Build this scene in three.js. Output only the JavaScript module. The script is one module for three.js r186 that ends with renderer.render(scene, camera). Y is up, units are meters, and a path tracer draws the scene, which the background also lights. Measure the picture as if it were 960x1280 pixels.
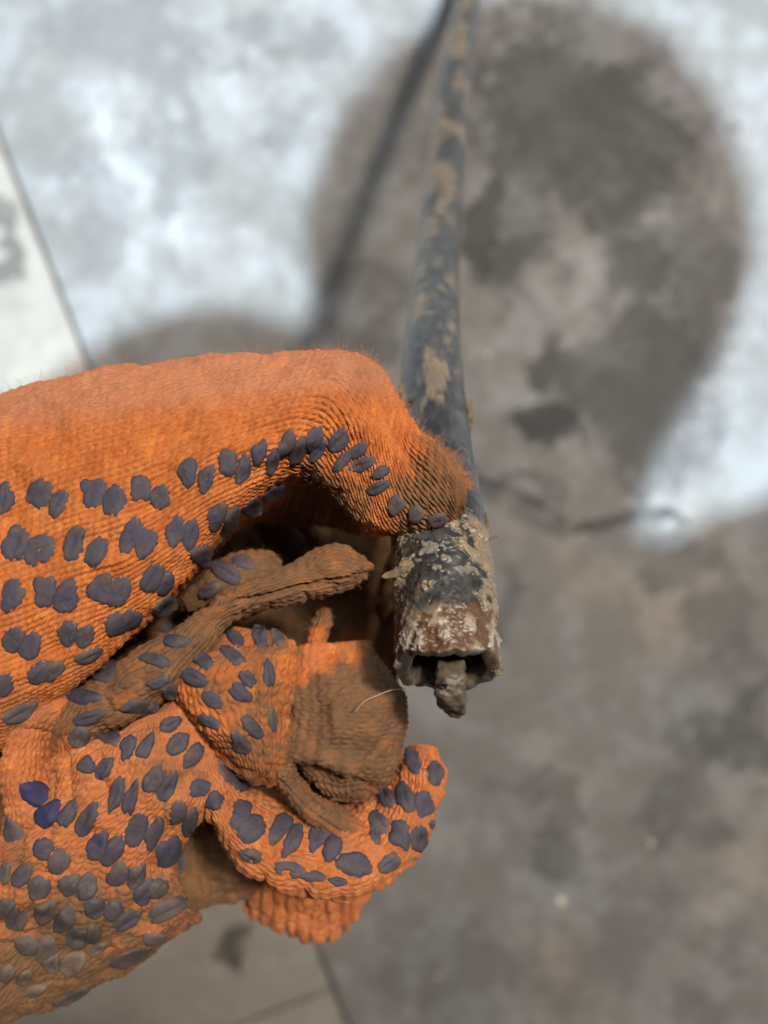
import * as THREE from 'three';
import { MarchingCubes } from 'three/addons/objects/MarchingCubes.js';
import { RectAreaLightUniformsLib } from 'three/addons/lights/RectAreaLightUniformsLib.js';
import { mergeGeometries, mergeVertices } from 'three/addons/utils/BufferGeometryUtils.js';

// ------------------------------------------------------------------ camera, light, exposure
const scene = new THREE.Scene();
scene.background = new THREE.Color(0x000000);
const LENS = 0.6, FLOOR = 0.6;                                     // lens height over the floor, metres
const camera = new THREE.PerspectiveCamera(65.24, 0.75, 0.01, 12);
camera.position.set(0, LENS, 0); camera.up.set(0, 0, -1); camera.lookAt(0, 0, 0);
camera.focus = 0.134; camera.userData.fStop = 9.5;
const renderer = new THREE.WebGLRenderer({ antialias: true });
renderer.toneMapping = THREE.LinearToneMapping; renderer.toneMappingExposure = 1;
renderer.shadowMap.enabled = true;
RectAreaLightUniformsLib.init();
const LIGHT = {
  flood: { at: [0.21, 2.6, 0.45], aim: [0.0, 0, -0.1], size: 0.04, color: [0.73, 0.89, 1.0], power: 36500 },
  bulb: { at: [0.66, 2.0, -0.60], color: [1.0, 0.86, 0.71], power: 10.4 },
  window: { at: [0.35, 2.6, -1.25], aim: [0, 0.4, 0], w: 1.3, h: 1.0, color: [0.92, 0.95, 1.0], power: 2.6 },  // unseen panel, added for soft cool fill
};

// ------------------------------------------------------------------ helpers
const clamp = (x, a = 0, b = 1) => Math.min(b, Math.max(a, x)), mix = (a, b, t) => a + (b - a) * t;
const sstep = (a, b, x) => { const t = clamp((x - a) / (b - a)); return t * t * (3 - 2 * t); };
const mix3 = (a, b, t) => [mix(a[0], b[0], t), mix(a[1], b[1], t), mix(a[2], b[2], t)];
let seed = 7; const rnd = () => { seed = (seed * 1664525 + 1013904223) >>> 0; return seed / 4294967296; };
const perm = new Uint8Array(512); { const p = [...Array(256).keys()]; for (let i = 255; i > 0; i--) { const j = Math.floor(rnd() * (i + 1)); [p[i], p[j]] = [p[j], p[i]]; } for (let i = 0; i < 512; i++) perm[i] = p[i & 255]; }
function noise(x, y, z) {                                          // value noise, -1..1
  const X = Math.floor(x), Y = Math.floor(y), Z = Math.floor(z); let u = x - X, v = y - Y, w = z - Z;
  u = u * u * (3 - 2 * u); v = v * v * (3 - 2 * v); w = w * w * (3 - 2 * w);
  const h = (i, j, k) => perm[perm[perm[(X + i) & 255] + ((Y + j) & 255)] + ((Z + k) & 255)] / 127.5 - 1;
  return mix(mix(mix(h(0, 0, 0), h(1, 0, 0), u), mix(h(0, 1, 0), h(1, 1, 0), u), v), mix(mix(h(0, 0, 1), h(1, 0, 1), u), mix(h(0, 1, 1), h(1, 1, 1), u), v), w);
}
function fbm(x, y, z, n = 4) { let s = 0, a = 0.5; for (let i = 0; i < n; i++) { s += a * noise(x, y, z); x = x * 2.03 + 17.1; y = y * 2.03 + 5.3; z = z * 2.03 + 9.7; a *= 0.5; } return s; }
const at = (px, py, mm) => new THREE.Vector3((px - 480) * mm * 1e-6, LENS - mm * 1e-3, (py - 640) * mm * 1e-6);
const toPix = (p) => { const d = LENS - p.y; return [480 + p.x / d * 1000, 640 + p.z / d * 1000, d * 1000]; };
const used = {}; const numbered = (n) => { const k = used[n] = (used[n] ?? -1) + 1; return k ? n + '_' + String(k).padStart(3, '0') : n; };
function thing(name, label, category, pos = [0, 0, 0]) { const g = new THREE.Group(); g.name = numbered(name); g.position.set(...pos); g.userData = { label, category }; scene.add(g); return g; }
function part(name, geo, mat, parent) { const m = new THREE.Mesh(geo, mat); m.name = parent === scene ? numbered(name) : name; m.castShadow = m.receiveShadow = true; parent.add(m); return m; }
function cat(p0, p1, p2, p3, t) { return 0.5 * (2 * p1 + (p2 - p0) * t + (2 * p0 - 5 * p1 + 4 * p2 - p3) * t * t + (3 * p1 - p0 - 3 * p2 + p3) * t * t * t); }
function spline(rows, s) {                                         // rows of equal-length number arrays, s in 0..1
  const n = rows.length - 1, x = clamp(s) * n, i = Math.min(n - 1, Math.floor(x)), t = x - i;
  const a = rows[Math.max(0, i - 1)], b = rows[i], c = rows[i + 1], d = rows[Math.min(n, i + 2)];
  return b.map((_, k) => cat(a[k], b[k], c[k], d[k], t));
}

// ------------------------------------------------------------------ lamps and an added fill panel (all outside the frame)
{
  const L = LIGHT.flood, g = thing('led_floodlight', 'square LED floodlight hung above and behind the person', 'lamp', L.at);
  g.lookAt(...L.aim);
  const s = L.size;
  const housing = new THREE.MeshStandardMaterial({ color: 0x2a2c2e, roughness: 0.6 });
  const shell = new THREE.Shape(); shell.moveTo(-s * .6, -s * .6); shell.lineTo(s * .6, -s * .6); shell.lineTo(s * .6, s * .6); shell.lineTo(-s * .6, s * .6);
  part('housing', new THREE.ExtrudeGeometry(shell, { depth: 0.03, bevelSize: 0.006, bevelThickness: 0.006 }).translate(0, 0, -0.05), housing, g);
  part('diffuser', new THREE.PlaneGeometry(s, s).translate(0, 0, -0.01), new THREE.MeshStandardMaterial({ color: 0xffffff, emissive: new THREE.Color(...L.color), emissiveIntensity: 6 }), g);
  const a = new THREE.RectAreaLight(new THREE.Color(...L.color), L.power, s, s); a.position.set(...L.at); a.lookAt(...L.aim); scene.add(a);
}
{
  const L = LIGHT.bulb, g = thing('light_bulb', 'warm pear-shaped bulb hanging from a cord over the floor', 'lamp', L.at);
  part('glass', new THREE.SphereGeometry(0.032, 24, 16), new THREE.MeshStandardMaterial({ color: 0xffffff, emissive: new THREE.Color(...L.color), emissiveIntensity: 8 }), g);
  part('socket', new THREE.CylinderGeometry(0.016, 0.019, 0.05, 20).translate(0, 0.056, 0), new THREE.MeshStandardMaterial({ color: 0x202020, roughness: .5 }), g);
  part('cord', new THREE.CylinderGeometry(0.003, 0.003, 0.6, 8).translate(0, 0.38, 0), new THREE.MeshStandardMaterial({ color: 0x181818, roughness: .6 }), g);
  const p = new THREE.PointLight(new THREE.Color(...L.color), L.power, 0, 2); p.position.set(...L.at); p.castShadow = true; p.shadow.radius = 5; scene.add(p);
}
{
  const L = LIGHT.window, g = thing('added_fill_panel', 'added fill light panel with a plain frame, out of view past the top of the picture', 'window', L.at);
  g.lookAt(...L.aim);
  part('panel_face', new THREE.PlaneGeometry(L.w, L.h).translate(0, 0, -0.012), new THREE.MeshStandardMaterial({ color: 0xdde6ee, emissive: new THREE.Color(...L.color), emissiveIntensity: 2.2 }), g);
  const fm = new THREE.MeshStandardMaterial({ color: 0xcfcfcb, roughness: .7 });
  for (const [x, y, w, h] of [[0, L.h / 2 + .03, L.w + .12, .06], [0, -L.h / 2 - .03, L.w + .12, .06], [-L.w / 2 - .03, 0, .06, L.h], [L.w / 2 + .03, 0, .06, L.h]]) part('frame', new THREE.BoxGeometry(w, h, .05).translate(x, y, -.03), fm, g);
  const a = new THREE.RectAreaLight(new THREE.Color(...L.color), L.power, L.w, L.h); a.position.set(...L.at); a.lookAt(...L.aim); scene.add(a);
}

// ------------------------------------------------------------------ floor: three concrete slabs with joints
const floor = new THREE.Group(); floor.name = 'floor'; floor.userData.kind = 'structure'; scene.add(floor);
const fpx = (px, py) => [(px - 480) * FLOOR * 1e-3, (py - 640) * FLOOR * 1e-3];
{
  // stains, and a painted deepening of the head shadow: x, y, half width, half height, turn (deg), strength, hardness
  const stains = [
    [728, 150, 148, 105, 12, .55], [640, 300, 45, 110, 8, .35], [790, 480, 110, 95, 70, .46], [860, 330, 60, 90, 0, .32],  // the broad first entry also paints the top of the head shadow darker
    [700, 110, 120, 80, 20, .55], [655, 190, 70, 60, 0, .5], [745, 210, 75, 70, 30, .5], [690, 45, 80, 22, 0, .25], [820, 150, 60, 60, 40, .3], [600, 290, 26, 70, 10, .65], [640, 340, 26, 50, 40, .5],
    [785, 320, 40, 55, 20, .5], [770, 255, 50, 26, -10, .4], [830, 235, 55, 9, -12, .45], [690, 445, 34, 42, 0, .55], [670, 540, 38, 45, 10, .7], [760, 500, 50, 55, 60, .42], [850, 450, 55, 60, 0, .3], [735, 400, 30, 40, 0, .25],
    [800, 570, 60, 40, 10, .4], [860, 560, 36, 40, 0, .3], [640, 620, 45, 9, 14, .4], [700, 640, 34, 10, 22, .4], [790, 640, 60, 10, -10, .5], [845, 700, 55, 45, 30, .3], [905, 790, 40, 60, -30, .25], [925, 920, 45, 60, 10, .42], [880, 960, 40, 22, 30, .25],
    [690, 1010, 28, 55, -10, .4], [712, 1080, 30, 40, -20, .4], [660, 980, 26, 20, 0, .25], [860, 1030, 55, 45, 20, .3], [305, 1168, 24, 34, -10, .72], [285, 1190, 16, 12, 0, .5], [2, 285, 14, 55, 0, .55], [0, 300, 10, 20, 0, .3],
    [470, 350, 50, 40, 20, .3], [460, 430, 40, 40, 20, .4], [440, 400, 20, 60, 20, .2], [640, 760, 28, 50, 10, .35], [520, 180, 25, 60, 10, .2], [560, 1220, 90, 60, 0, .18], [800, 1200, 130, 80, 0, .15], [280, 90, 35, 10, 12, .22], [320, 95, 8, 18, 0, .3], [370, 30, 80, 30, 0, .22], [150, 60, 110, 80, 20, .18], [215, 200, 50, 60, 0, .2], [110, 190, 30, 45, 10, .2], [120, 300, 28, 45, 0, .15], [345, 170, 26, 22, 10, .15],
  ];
  const pale = [[130, 130, 40, 60, -30, .5], [150, 200, 20, 60, -25, .4], [160, 300, 14, 80, 5, .3], [240, 300, 16, 40, -10, .4], [300, 320, 40, 40, 40, .4], [290, 110, 60, 30, 30, .3], [70, 260, 18, 40, -20, .3], [660, 245, 40, 30, 20, .4], [722, 360, 48, 75, -10, .55], [640, 420, 20, 60, -15, .3], [660, 490, 26, 40, 0, .3], [860, 250, 55, 40, -10, .45], [670, 250, 34, 30, 0, .4], [600, 420, 30, 110, -12, .3], [780, 430, 20, 40, 0, .15], [560, 600, 20, 120, 0, .25], [880, 1065, 30, 12, 20, .25], [780, 980, 40, 20, 0, .2], [900, 1110, 40, 30, 0, .2], [480, 1180, 30, 20, 40, .25]];
  const N = 1536, W = 1.4, col = new Uint8Array(N * N * 4), bmp = new Uint8Array(N * N * 4);
  const blob = (b, x, y) => { const a = b[4] * Math.PI / 180, c = Math.cos(a), s = Math.sin(a), dx = x - b[0], dy = y - b[1]; const u = (dx * c + dy * s) / b[2], v = (-dx * s + dy * c) / b[3]; return u * u + v * v; };
  const crack = [[470, 560], [560, 590], [612, 603], [650, 618], [690, 640], [722, 660], [760, 648], [800, 634], [838, 642], [858, 650]];
  const segd = (x, y, l) => { let m = 1e9; for (let i = 0; i + 1 < l.length; i++) { const [ax, ay] = l[i], [bx, by] = l[i + 1], t = clamp(((x - ax) * (bx - ax) + (y - ay) * (by - ay)) / ((bx - ax) ** 2 + (by - ay) ** 2)); m = Math.min(m, Math.hypot(x - ax - t * (bx - ax), y - ay - t * (by - ay))); } return m; };
  const enc = (v) => { v = clamp(v); return 255 * (v < 0.0031308 ? 12.92 * v : 1.055 * v ** (1 / 2.4) - 0.055); };
  for (let j = 0; j < N; j++) for (let i = 0; i < N; i++) {
    const x = (i + .5) / N * W - W / 2, z = W / 2 - (j + .5) / N * W;           // v runs up = -z... stored so that uv (x,-z) reads right
    const zz = z, px = 480 + x / FLOOR * 1000, py = 640 + zz / FLOOR * 1000;
    const n1 = fbm(px / 55, py / 55, 1.5, 5), n2 = fbm(px / 16, py / 16, 8.5, 4), n3 = fbm(px / 180, py / 180, 3.2, 3), n4 = noise(px / 2.2, py / 2.2, 4);
    const wx = px + 62 * fbm(px / 60, py / 60, 21, 5), wy = py + 62 * fbm(px / 60, py / 60, 33, 5);
    const seam = 388 + (py - 1165) * 0.392, isL = px < seam;
    let a = isL ? 0.315 : 0.212;
    a *= 1 + .24 * n1 + .17 * n2 + .20 * n3 + .09 * n4;
    let c = isL ? [1.06, 0.98, 0.88] : [1.02, 1.0, 0.97];
    if (!isL) { const w = sstep(-.12, .28, n1 + .5 * n2); a *= 1 + .16 * w; c = mix3(c, [.98, 1.0, 1.02], w); }
    if (!isL) { const w = sstep(-.05, .35, n3 + .4 * n1) * sstep(500, 800, py); c = mix3(c, [1.08, .99, .88], w); }
    let dark = 0, pl = 0;
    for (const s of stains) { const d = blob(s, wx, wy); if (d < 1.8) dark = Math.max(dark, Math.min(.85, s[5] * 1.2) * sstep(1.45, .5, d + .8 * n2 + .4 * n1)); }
    for (const s of pale) { const d = blob(s, wx, wy); if (d < 1.8) pl = Math.max(pl, s[5] * sstep(1.5, .4, d + .5 * n2)); }
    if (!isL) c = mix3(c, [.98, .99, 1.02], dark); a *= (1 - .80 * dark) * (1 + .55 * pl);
    const cd = segd(px + 8 * n2, py + 8 * n1, crack); a *= 1 - .62 * sstep(8, 1.5, cd) * clamp(.8 + n1);
    const o = (j * N + i) * 4; a = clamp(a, .035, .62);
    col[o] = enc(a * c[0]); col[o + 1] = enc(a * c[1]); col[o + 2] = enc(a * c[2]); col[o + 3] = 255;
    const h = clamp(.55 + .3 * n2 + .12 * n4 + .2 * n1 - .5 * sstep(4, 1, cd)); bmp[o] = bmp[o + 1] = bmp[o + 2] = h * 255; bmp[o + 3] = 255;
  }
  const tex = (d, srgb) => { const t = new THREE.DataTexture(d, N, N); t.magFilter = THREE.LinearFilter; t.minFilter = THREE.LinearMipmapLinearFilter; t.generateMipmaps = true; t.wrapS = t.wrapT = THREE.MirroredRepeatWrapping; if (srgb) t.colorSpace = THREE.SRGBColorSpace; t.needsUpdate = true; return t; };
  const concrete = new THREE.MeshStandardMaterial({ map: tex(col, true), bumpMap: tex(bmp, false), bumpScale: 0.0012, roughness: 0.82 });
  // slabs in the plane (x, -z), extruded upward then laid flat
  const dir = [0.392 / Math.hypot(.392, 1), 1 / Math.hypot(.392, 1)], nor = [dir[1], -dir[0]];
  const o = fpx(388, 1165), q = fpx(408, 1239);
  const P = (base, u, v) => [base[0] + dir[0] * u + nor[0] * v, base[1] + dir[1] * u + nor[1] * v];
  const slab = (pts) => {
    const sh = new THREE.Shape(pts.map(([x, z]) => new THREE.Vector2(x, -z)));
    const g = new THREE.ExtrudeGeometry(sh, { depth: 0.03, bevelEnabled: true, bevelSize: 0.0012, bevelOffset: -0.0012, bevelThickness: 0.0012, bevelSegments: 2 });
    const p = g.attributes.position, uv = g.attributes.uv; g.translate(0, 0, -0.0312);
    for (let i = 0; i < p.count; i++) uv.setXY(i, p.getX(i) / W + .5, p.getY(i) / W + .5);
    g.rotateX(-Math.PI / 2); return g;
  };
  const gap = 0.0032;
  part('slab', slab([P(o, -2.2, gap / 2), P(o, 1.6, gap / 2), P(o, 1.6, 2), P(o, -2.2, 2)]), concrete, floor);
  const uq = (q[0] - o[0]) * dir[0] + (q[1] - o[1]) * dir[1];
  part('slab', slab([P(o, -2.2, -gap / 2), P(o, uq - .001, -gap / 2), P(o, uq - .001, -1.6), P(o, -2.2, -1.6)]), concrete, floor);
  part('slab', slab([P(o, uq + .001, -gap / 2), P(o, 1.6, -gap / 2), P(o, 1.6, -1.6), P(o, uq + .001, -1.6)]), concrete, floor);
  const base = new THREE.PlaneGeometry(4.6, 5).rotateX(-Math.PI / 2).translate(0, -0.009, 0);
  part('joint_filler', base, new THREE.MeshStandardMaterial({ color: new THREE.Color().setRGB(.06, .055, .05), roughness: 1 }), floor);
}

// ------------------------------------------------------------------ the person whose shadow lies on the floor (behind the camera)
{
  const J = { head: [.147, .955, .040, .097], crown: [.151, .962, .004, .080], jaw: [.155, .90, .06, .055], neck: [.13, .93, .14, .058], chest: [.09, .93, .32, .13], belly: [.06, .96, .60, .14], hip: [.05, .93, .78, .14],
    shL: [-.01, .91, .142, .075], elL: [-.33, .74, .21, .05], shM: [-.08, .93, .36, .12], shN: [.27, .93, .38, .12], wrL: [-.128, .450, .028, .030], shR: [.275, .92, .24, .080], elR: [.40, .70, .48, .05], haR: [.28, .62, .70, .04],
    knL: [-.06, .50, .80, .075], anL: [-.07, .08, .86, .05], toL: [-.09, .045, .72, .045], knR: [.17, .50, .80, .075], anR: [.18, .08, .86, .05], toR: [.20, .045, .72, .045] };
  const hL = [-.04, .90, .78, .1], hR = [.14, .90, .78, .1];
  const B = [['head', 'crown'], ['head', 'jaw'], ['jaw', 'neck'], ['head', 'neck'], ['neck', 'chest'], ['chest', 'belly'], ['belly', 'hip'], ['chest', 'shM'], ['shM', 'shL'], ['chest', 'shN'], ['shN', 'shR'], ['shL', 'elL'], ['elL', 'wrL'], ['shR', 'elR'], ['elR', 'haR'], [hL, 'knL'], ['knL', 'anL'], ['anL', 'toL'], [hR, 'knR'], ['knR', 'anR'], ['anR', 'toR']].map((b) => b.map((k) => typeof k === 'string' ? J[k] : k));
  const dist = (x, y, z) => { let r = 1e9; for (const [a, b] of B) { const dx = b[0] - a[0], dy = b[1] - a[1], dz = b[2] - a[2], t = clamp(((x - a[0]) * dx + (y - a[1]) * dy + (z - a[2]) * dz) / (dx * dx + dy * dy + dz * dz)); const d = Math.hypot(x - a[0] - t * dx, y - a[1] - t * dy, z - a[2] - t * dz) - mix(a[3], b[3], t); const k = .03, h = clamp(.5 + .5 * (r - d) / k); r = mix(r, d, h) - k * h * (1 - h); } return r; };
  const R = 84, S = .62, mc = new MarchingCubes(R, new THREE.MeshStandardMaterial(), false, false, 60000), c = [0.02, .55, .42];
  for (let k = 0; k < R; k++) for (let j = 0; j < R; j++) for (let i = 0; i < R; i++) mc.field[i + j * R + k * R * R] = -dist(c[0] + (i - R / 2) / (R / 2) * S, c[1] + (j - R / 2) / (R / 2) * S, c[2] + (k - R / 2) / (R / 2) * S);
  mc.isolation = 0; mc.update();
  const n = mc.count, g = new THREE.BufferGeometry(), pos = new Float32Array(n * 3), colr = new Float32Array(n * 3);
  for (let i = 0; i < n * 3; i++) pos[i] = mc.positionArray[i] * S + c[i % 3];
  for (let i = 0; i < n; i++) { const y = pos[i * 3 + 1], z = pos[i * 3 + 2], x = pos[i * 3]; const hd = z < .1 && x > .02 && y > .82; const q = hd ? (y > .95 ? [.03, .022, .016] : [.42, .25, .17]) : y < .11 ? [.02, .02, .02] : (y < .9 && z > .62) ? [.03, .035, .05] : [.05, .055, .065]; colr.set(q, i * 3); }
  g.setAttribute('position', new THREE.BufferAttribute(pos, 3)); g.setAttribute('color', new THREE.BufferAttribute(colr, 3));
  const gm = mergeVertices(g, 1e-5); gm.computeVertexNormals();
  const m = part('person', gm, new THREE.MeshStandardMaterial({ vertexColors: true, roughness: .9, side: THREE.DoubleSide }), scene);
  m.userData = { label: 'person in dark work clothes bending over behind the camera, left arm reaching to the glove', category: 'person' };
}

// ------------------------------------------------------------------ the knitted glove: lofted fabric pieces
const glove = thing('work_glove', 'orange knitted work glove with slate blue grip dots and mud stains, closed round the pipe', 'glove');
const GX0 = -300, GY0 = 380, GC = 2, GW = 450, GH = 500;            // a depth map of the fabric for seating the dots
const zbuf = new Float32Array(GW * GH).fill(1e9), ibuf = new Int16Array(GW * GH).fill(-1);
const knit = new THREE.MeshPhysicalMaterial({ vertexColors: true, roughness: .93, sheen: .2, sheenRoughness: .6, sheenColor: new THREE.Color(.5, .28, .14), side: THREE.DoubleSide });
const ORANGE = [.51, .150, .031], DEEP = [.38, .092, .022], GOLD = [.66, .26, .05], FUZZ = [.46, .19, .098], MUD = [.195, .104, .047], MUD2 = [.095, .055, .031];
// dirt spots on the fabric (px, py, radius, strength)
const dirtSpots = [[562, 618, 100, .82], [520, 590, 60, .5], [480, 480, 60, .35], [400, 640, 70, .8], [430, 630, 50, .7], [300, 700, 60, .6], [200, 800, 50, .4], [120, 850, 60, .45], [30, 900, 60, .35], [80, 1215, 125, 1.05], [170, 1205, 60, .9], [150, 1170, 70, .5], [230, 1150, 70, .7], [20, 1080, 50, .5], [10, 1235, 95, 1.0], [110, 1100, 60, .35], [60, 520, 70, .12], [470, 1010, 40, .4], [420, 1050, 40, .3], [340, 800, 40, .6], [330, 930, 40, .55], [280, 1050, 36, .4], [150, 960, 60, .25]];
const cleanSpots = [[400, 815, 26, .8], [440, 806, 26, .6], [370, 835, 26, .7], [232, 872, 22, .9], [250, 890, 18, .8], [300, 800, 24, .5], [300, 850, 30, .5], [275, 905, 18, .6], [90, 940, 22, .8], [45, 930, 30, .6], [470, 1035, 26, .6], [240, 920, 40, .7], [530, 940, 30, .9]];
function stitch(a, b, k = .42) {                                            // height of a stocking stitch, a in wales, b in stitches
  const s = a - Math.floor(a) - .5, t = Math.abs(s) * 2;            // 0 at the middle of the wale
  const across = Math.pow(Math.max(0, Math.sin(Math.PI * clamp(t * .94 + .06))), .75);
  const leg = .5 + .5 * Math.cos(2 * Math.PI * (b + t * .62));
  return across * (1 - k + k * Math.pow(leg, .8));
}
const pieces = [];
function loft(name, rows, o) {
  // rows: [ax, ay, bx, by, depthA, depthB, front, back]  (outline points at their distance, bulge towards and away from the lens, mm)
  const id = pieces.length, step = o.step ?? 0.00023;
  const len = (k) => { let L = 0, p = null; for (let i = 0; i <= 60; i++) { const r = spline(rows, i / 60), q = k < 0 ? at(r[0], r[1], r[4]).add(at(r[2], r[3], r[5])).multiplyScalar(.5) : k ? at(r[2], r[3], r[5]) : at(r[0], r[1], r[4]); if (p) L += p.distanceTo(q); p = q; } return L; };
  const L = len(-1); let G = 0, gmax = 0; for (let i = 0; i <= 20; i++) { const r = spline(rows, i / 20), w = at(r[0], r[1], r[4]).distanceTo(at(r[2], r[3], r[5])), g = Math.PI * .5 * (w + (Math.abs(r[6]) + r[7]) * .001) * 1.05; G += g / 21; gmax = Math.max(gmax, g); }
  const NS = Math.max(12, Math.round(L / step)), NF = Math.max(16, Math.round(gmax * .62 / step)), NB = 26, NT = NF + NB;
  const base = new Float32Array((NS + 1) * NT * 3), e = o.e ?? 1.0;
  const wales = Math.max(4, Math.round(G / (o.wale ?? .0020))), stitches = L / (o.len ?? .0018);
  const ss = new Float32Array(NS + 1), tt = new Float32Array(NT);
  for (let j = 0; j < NT; j++) tt[j] = j < NF ? j / NF * Math.PI * 1.12 - Math.PI * .06 : Math.PI * 1.06 + (j - NF) / NB * Math.PI * .88;
  let last = null, acc = 0;
  for (let i = 0; i <= NS; i++) {
    const s = i / NS, r = spline(rows, s), A = at(r[0], r[1], r[4]), Bp = at(r[2], r[3], r[5]), M = A.clone().add(Bp).multiplyScalar(.5), ax = Bp.clone().sub(A).multiplyScalar(.5);
    const view = camera.position.clone().sub(M).normalize(); view.addScaledVector(ax.clone().normalize(), -view.dot(ax.clone().normalize())).normalize();
    if (last) acc += M.distanceTo(last); last = M; ss[i] = acc;
    for (let j = 0; j < NT; j++) {
      const c = -Math.cos(tt[j]), sn = Math.sin(tt[j]), cc = Math.sign(c) * Math.pow(Math.abs(c), e), b = Math.sign(sn) * Math.pow(Math.abs(sn), e) * (sn > 0 ? r[6] : r[7]) * .001;
      const k = (i * NT + j) * 3; base[k] = M.x + ax.x * cc + view.x * b; base[k + 1] = M.y + ax.y * cc + view.y * b; base[k + 2] = M.z + ax.z * cc + view.z * b;
    }
  }
  const nrm = (arr) => {
    const out = new Float32Array(arr.length), u = new THREE.Vector3(), v = new THREE.Vector3();
    for (let i = 0; i <= NS; i++) for (let j = 0; j < NT; j++) {
      const i0 = Math.max(0, i - 1), i1 = Math.min(NS, i + 1), j0 = (j + NT - 1) % NT, j1 = (j + 1) % NT, a = (i0 * NT + j) * 3, b = (i1 * NT + j) * 3, c = (i * NT + j0) * 3, d = (i * NT + j1) * 3;
      u.set(arr[b] - arr[a], arr[b + 1] - arr[a + 1], arr[b + 2] - arr[a + 2]); v.set(arr[d] - arr[c], arr[d + 1] - arr[c + 1], arr[d + 2] - arr[c + 2]); u.cross(v).normalize(); out[(i * NT + j) * 3] = u.x; out[(i * NT + j) * 3 + 1] = u.y; out[(i * NT + j) * 3 + 2] = u.z;
    } return out;
  };
  let N0 = nrm(base);
  { const i = NS >> 1, j = NF >> 1, k = (i * NT + j) * 3; if (N0[k + 1] < 0) for (let q = 0; q < N0.length; q++) N0[q] = -N0[q]; }
  const arcs = new Float32Array(o.arc ? (NS + 1) * NT : 0);
  if (o.arc) for (let i = 0; i <= NS; i++) for (let j = 1; j < NT; j++) { const k = (i * NT + j) * 3; arcs[i * NT + j] = arcs[i * NT + j - 1] + Math.hypot(base[k] - base[k - 3], base[k + 1] - base[k - 2], base[k + 2] - base[k - 1]); }
  // broad creases and dents first
  const P = new THREE.Vector3();
  for (let k = 0; k < base.length; k += 3) {
    P.set(base[k], base[k + 1], base[k + 2]); const [px, py] = toPix(P);
    let h = (o.lump ?? .0007) * fbm(P.x * 140 + id * 7, P.y * 140, P.z * 140, 3) * 2;
    { const w = noise(P.x * 120 + 3, P.y * 90, P.z * 120 + id * 3.3) + .5 * noise(P.x * 260, P.y * 260, P.z * 260 + id); h -= (o.crease ?? .0009) * Math.pow(1 - clamp(Math.abs(w) * 1.6), 3); }
    for (const d of o.dents ?? []) { const a = (d[5] ?? 0) * Math.PI / 180, dx = px - d[0], dy = py - d[1], u = (dx * Math.cos(a) + dy * Math.sin(a)) / d[2], v = (-dx * Math.sin(a) + dy * Math.cos(a)) / d[3]; h += d[4] * .001 * Math.exp(-(u * u + v * v)); }
    base[k] += N0[k] * h; base[k + 1] += N0[k + 1] * h; base[k + 2] += N0[k + 2] * h;
  }
  { const F = nrm(base); const i = NS >> 1, j = NF >> 1, k = (i * NT + j) * 3; if (F[k + 1] < 0) for (let q = 0; q < F.length; q++) F[q] = -F[q]; N0 = F; }
  const pos = new Float32Array(base.length + 6), col = new Float32Array(base.length + 6), amp = o.amp ?? .00044;
  const gaps = o.ribs;
  for (let i = 0; i <= NS; i++) for (let j = 0; j < NT; j++) {
    const k = (i * NT + j) * 3; P.set(base[k], base[k + 1], base[k + 2]);
    const [px, py, dd] = toPix(P);
    if (j < NF) { const gx = Math.floor((px - GX0) / GC), gy = Math.floor((py - GY0) / GC); if (gx >= 0 && gy >= 0 && gx < GW && gy < GH) { const q = gy * GW + gx; if (dd < zbuf[q]) { zbuf[q] = dd; ibuf[q] = id; } } }
    const wob = (o.wob ?? .4) * noise(P.x * 260, P.y * 260, P.z * 260 + id), wob2 = .25 * noise(P.x * 200 + 40, P.y * 200, P.z * 200);
    const wa = (o.swap ? ss[i] / (o.wale ?? .0020) : o.arc ? arcs[i * NT + j] / o.wale : tt[j] / (2 * Math.PI) * wales) + wob + (o.skew ?? 0) * (o.swap ? tt[j] * 2 : ss[i] / L * 6);
    const wb = (o.swap ? tt[j] / (2 * Math.PI) * G / (o.len ?? .0018) : ss[i] / L * stitches) + wob2;
    const st = stitch(wa, wb, o.leg ?? .66), cell = noise(Math.floor(wa) * 3.7, Math.floor(wb + .5) * 2.9, id * 5.1 + .5);
    const cell2 = noise(Math.floor(wa) * 1.9 + 31, Math.floor(wb + .5) * 4.3, id * 2.7 + .3), yarn = noise(P.x * 4200, P.y * 4200, P.z * 4200), med = fbm(P.x * 420, P.y * 420, P.z * 420 + 3, 3), big = fbm(P.x * 90, P.y * 90, P.z * 90 + 11, 3);
    const soft = clamp((o.soft ?? 0) + (o.softAt ? o.softAt(px, py) : 0));
    const k1 = j + 1 < NT ? k + 3 : k, dj = j + 1 < NT ? (tt[j + 1] - tt[j]) / (2 * Math.PI) * wales : 1, sp = o.swap || o.arc ? 1 : Math.hypot(base[k1] - base[k], base[k1 + 1] - base[k + 1], base[k1 + 2] - base[k + 2]) / Math.max(1e-6, dj);
    let h = amp * sstep(.0003, .0015, sp) * (1 - .45 * soft) * (st - .45) * (1 + .25 * cell) + .00009 * yarn + .00012 * med;
    if (gaps) h += gaps[1] * Math.pow(.5 + .5 * Math.cos((ss[i] / gaps[0] + .35 * noise(ss[i] * 300, tt[j] * 2, 3)) * 2 * Math.PI), .6) * (.75 + .4 * noise(ss[i] * 500, tt[j] * 3, 8));
    pos[k] = base[k] + N0[k] * h; pos[k + 1] = base[k + 1] + N0[k + 1] * h; pos[k + 2] = base[k + 2] + N0[k + 2] * h;
    let c = mix3(DEEP, ORANGE, clamp(.72 + .42 * cell + .5 * med)); c = mix3(c, GOLD, clamp(.55 * Math.max(0, cell2 - .1) + .25 * yarn)); c = mix3(c, FUZZ, clamp(.8 * soft + .3 * med + .06));
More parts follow.
